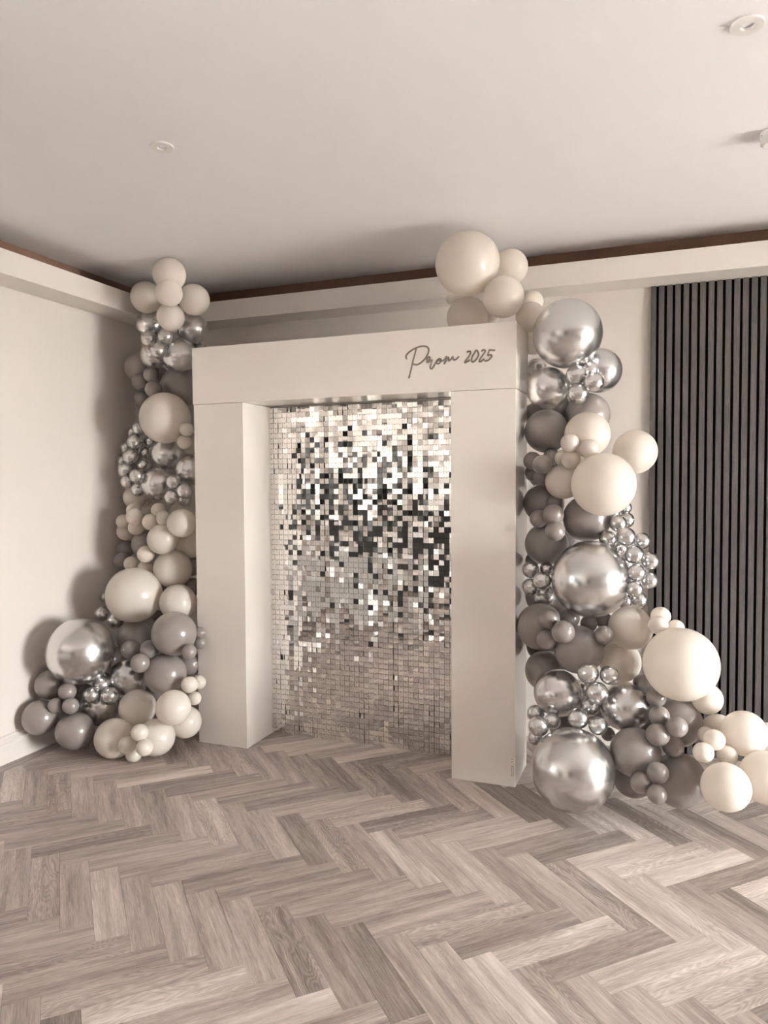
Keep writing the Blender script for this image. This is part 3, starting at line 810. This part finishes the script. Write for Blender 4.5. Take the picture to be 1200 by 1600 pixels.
('R','c',-0.174,3.758,1.097,0.0346,"small chrome balloon in shade behind the great chrome balloon's side"),
('R','c',-0.322,3.503,1.048,0.1785,'great chrome balloon halfway up the wide garland'),
('R','c',-0.612,3.583,1.072,0.0415,'small chrome balloon of the four by the pillar, highest'),
('R','c',-0.542,3.491,1.033,0.0432,'small chrome balloon of the four by the pillar, touching the great chrome one'),
('R','c',-0.610,3.571,0.990,0.0413,'small chrome balloon of the four by the pillar, lowest'),
('R','c',-0.542,3.633,1.070,0.0352,'small chrome balloon of the four by the pillar, at the back'),
('R','g',-0.633,3.763,1.101,0.0368,'small grey balloon peeking over the chrome four by the pillar'),
('R','c',-0.584,3.744,0.914,0.0827,'chrome balloon in shade under the chrome four by the pillar'),
('R','g',-0.566,3.591,0.793,0.1142,'grey balloon behind a small grey four, beside the lower pillar'),
('R','g',-0.504,3.462,0.859,0.0502,'small grey balloon, upper pillar side of the four'),
('R','g',-0.424,3.569,0.847,0.0480,'small grey balloon of the four touching the great chrome balloon from below'),
('R','g',-0.514,3.470,0.758,0.0503,'small grey balloon, lower pillar side of the four'),
('R','g',-0.432,3.402,0.812,0.0533,'small grey balloon, foremost of the four'),
('R','g',-0.337,3.601,0.820,0.0401,"small dark grey balloon under the great chrome balloon's centre"),
('R','g',-0.274,3.652,0.833,0.0403,'small dark grey balloon beside the lower ivory cluster, upper'),
('R','g',-0.257,3.471,0.795,0.0441,'small dark grey balloon beside the lower ivory cluster, lower'),
('R','g',-0.374,3.510,0.712,0.1148,'large grey balloon with a window glint below the small grey four'),
('R','g',-0.551,3.655,0.561,0.0995,'dark grey balloon in shade beside the pillar, behind a chrome one'),
('R','w',-0.148,3.605,0.812,0.1021,'ivory balloon at the top of the lower ivory cluster'),
('R','w',-0.196,3.661,0.634,0.0980,'greyish ivory balloon in shade behind the two small chrome ones'),
('R','w',-0.015,3.559,0.882,0.0450,'small ivory balloon standing out against the slats, highest of three'),
('R','w',-0.023,3.480,0.855,0.0426,'small ivory balloon, middle of three behind the largest one'),
('R','w',0.050,3.542,0.837,0.0372,'small ivory balloon peeking over the largest ivory balloon'),
('R','w',0.070,3.407,0.704,0.1586,'largest ivory balloon of the whole display, in front of the slats'),
('R','w',0.182,3.520,0.531,0.0677,'ivory balloon in shade hanging under the largest one, against the slats'),
('R','c',-0.464,3.470,0.508,0.1116,'chrome balloon beside the lower pillar, above the giant chrome one'),
('R','c',-0.162,3.480,0.472,0.1127,'chrome balloon between the greys and the greyish ivory one'),
('R','c',-0.319,3.387,0.635,0.0477,'small chrome balloon at the top of the lower group, over the large grey one'),
('R','c',-0.228,3.400,0.631,0.0429,'small chrome balloon touching the greyish ivory balloon'),
('R','c',-0.277,3.366,0.555,0.0499,'small chrome balloon at the centre of the lower group'),
('R','c',-0.315,3.443,0.467,0.0439,'small chrome balloon below the centre one, between two larger chrome balloons'),
('R','c',-0.355,3.342,0.437,0.0457,"small chrome balloon resting on the giant one's crown"),
('R','c',-0.271,3.332,0.417,0.0408,"small chrome balloon resting on the giant one's slat-side shoulder"),
('R','c',-0.564,3.453,0.404,0.0410,'small chrome balloon by the pillar foot, highest of four'),
('R','c',-0.530,3.324,0.387,0.0466,'small chrome balloon by the pillar foot, foremost of four'),
('R','c',-0.477,3.383,0.399,0.0368,'small chrome balloon by the pillar foot, tucked under the chrome balloon'),
('R','c',-0.572,3.485,0.275,0.0336,'small chrome balloon by the pillar foot, lowest of four'),
('R','w',-0.579,3.561,0.221,0.0468,'small ivory balloon in shade behind the pillar-foot chrome four'),
('R','c',-0.366,3.636,0.490,0.0342,'small chrome balloon deep between two larger chrome balloons'),
('R','c',-0.371,3.265,0.230,0.1823,'giant chrome balloon lying on the floor in front of the garland'),
('R','g',-0.115,3.360,0.307,0.1089,'large glossy grey balloon with two glints, above the small grey trio'),
('R','g',-0.091,3.579,0.559,0.0442,'small grey balloon under the largest ivory balloon, beside the chrome one'),
('R','g',-0.031,3.446,0.536,0.0435,'small grey balloon, upper of the pair under the largest ivory balloon'),
('R','g',-0.016,3.371,0.477,0.0437,'small grey balloon between a chrome and two larger grey balloons'),
('R','g',-0.021,3.309,0.414,0.0496,'small grey balloon, biggest of the front grey group'),
('R','g',0.055,3.303,0.459,0.0436,'small grey balloon of the front group, on the ivory side'),
('R','g',0.041,3.386,0.346,0.0460,'small grey balloon, lowest of the front group'),
('R','g',-0.244,3.576,0.303,0.0329,'small dark grey balloon in the gap above the giant chrome one'),
('R','g',0.059,3.518,0.414,0.1098,'large grey balloon with a pale rim, next to the floor-side ivory cluster'),
('R','g',0.067,3.419,0.186,0.1166,'large grey balloon lying on the floor beside the ivory ones'),
('R','g',-0.125,3.509,0.139,0.0947,'dark grey balloon near the floor in shade, beside the giant chrome one'),
('R','g',-0.085,3.245,0.221,0.0462,'small grey balloon of the low trio, on the chrome side'),
('R','g',-0.019,3.237,0.275,0.0443,'small grey balloon, highest of the low trio'),
('R','g',-0.021,3.198,0.201,0.0411,'small grey balloon, lowest of the low trio, near the floor'),
('R','w',0.323,3.423,0.424,0.0939,'ivory balloon on top of the floor-side cluster, in front of the slats'),
('R','w',0.232,3.581,0.376,0.0723,'ivory balloon behind the small ones at the top of the floor-side cluster'),
('R','w',0.201,3.330,0.412,0.0440,'small ivory balloon, front of the floor-side cluster'),
('R','w',0.173,3.405,0.406,0.0347,'small ivory balloon next to the pale-rimmed grey balloon'),
('R','w',0.157,3.274,0.372,0.0423,'small ivory balloon, lowest, nearest the grey balloons'),
('R','w',0.252,3.348,0.347,0.0412,'small cream balloon above the pear-shaped ivory one'),
('R','w',0.239,3.213,0.262,0.0961,"pear-shaped ivory balloon resting on the floor at the garland's end"),
('R','w',0.398,3.319,0.283,0.1064,"ivory balloon at the very end of the garland, cut by the photo's edge"),
('R','w',0.431,3.526,0.378,0.0712,'ivory balloon behind the end of the garland, mostly outside the photo'),
('R','w',0.331,3.343,0.180,0.0252,'small ivory balloon peeking from beneath the pear-shaped one'),
('L','g',-3.167,4.040,2.219,0.0724,'shaded grey balloon deep behind the grey trio beside the header'),
('L','g',-3.235,3.989,1.550,0.0814,'shaded grey balloon deep behind the chrome chain and the lower mid-sized chrome balloon'),
('L','g',-3.245,3.911,1.705,0.0715,"shaded grey balloon deep inside the upper part of the narrow garland's chrome chain"),
('L','g',-3.230,3.612,0.409,0.0869,"dark grey balloon deep behind the biggest chrome balloon's arch side"),
('L','g',-3.242,3.394,0.234,0.0748,'dark grey balloon deep between the wall-side greys and the low chrome trio'),
('L','g',-2.996,3.888,0.887,0.0999,'dark grey balloon deep behind the ivory balloons beside the pillar'),
('L','g',-2.820,3.568,0.259,0.0839,'dark grey balloon deep between the large glossy grey one and the upper floor ivory ones'),
('R','g',-0.527,3.913,1.878,0.0744,'dark grey balloon deep behind the top chrome trio of the wide garland'),
('R','g',-0.486,3.904,1.560,0.0744,"dark grey balloon deep behind the upper ivory cluster's arch side"),
('R','g',-0.479,3.860,1.179,0.0806,'dark grey balloon deep above the great chrome balloon'),
('R','g',-0.493,3.828,0.833,0.0734,"dark grey balloon deep under the great chrome balloon's arch side"),
('R','g',-0.268,3.806,0.672,0.0772,'dark grey balloon deep behind the pair of small dark grey ones'),
('R','g',-0.429,3.714,0.437,0.0832,'dark grey balloon deep between the two chrome ones above the giant chrome balloon'),
('R','g',-0.282,3.688,0.364,0.0684,'dark grey balloon deep behind the small chrome ones of the lower group'),
('R','g',-0.464,3.671,0.285,0.0697,"dark grey balloon deep behind the giant chrome balloon's crown"),
('R','g',-0.222,3.848,1.122,0.0647,'dark grey balloon deep behind the chrome chain beside the slats'),
('R','g',-0.075,3.667,0.316,0.0659,'dark grey balloon deep behind the front grey group'),
('R','g',-0.016,3.618,0.186,0.0700,'dark grey balloon deep between the large glossy grey one and the floor-lying one'),
('R','g',-0.594,3.788,0.651,0.0735,'dark grey balloon deep behind the four small greys by the lower pillar'),
('R','g',-0.614,3.902,1.528,0.0618,'dark grey balloon deep behind the shaded small group by the pillar'),
('R','g',-0.633,3.974,1.888,0.0556,"dark grey balloon deep beside the header's lower corner"),
]
brng = random.Random(3)
CAMLOC = Vector((0, 0, 1.5))
for col, t, x, y, z, R, label in BALLOONS:
    o = link(NAMES[t], BM[t])
    c = Vector((x, y, z))
    core = Vector((-2.75, 3.85, z)) if col == 'L' else Vector((-0.45 + max(0, 1.3 - z) * 0.35, 3.8, z + 0.02))
    kd = (core - c)
    kd = kd.normalized() * 0.6 if kd.length > 1e-3 else Vector((0, 0.6, 0))
    kd += (c - CAMLOC).normalized() * 1.0 + Vector((brng.uniform(-.4, .4), brng.uniform(-.2, .4), brng.uniform(-.3, .4)))
    kd.normalize()
    o.location = c
    o.rotation_mode = 'QUATERNION'
    o.rotation_quaternion = (-kd).to_track_quat('Z', 'Y')
    o.scale = (R, R * brng.uniform(0.975, 1.01), R * 1.0)
    tag(o, label, 'balloon', GROUPS[(col, t)])
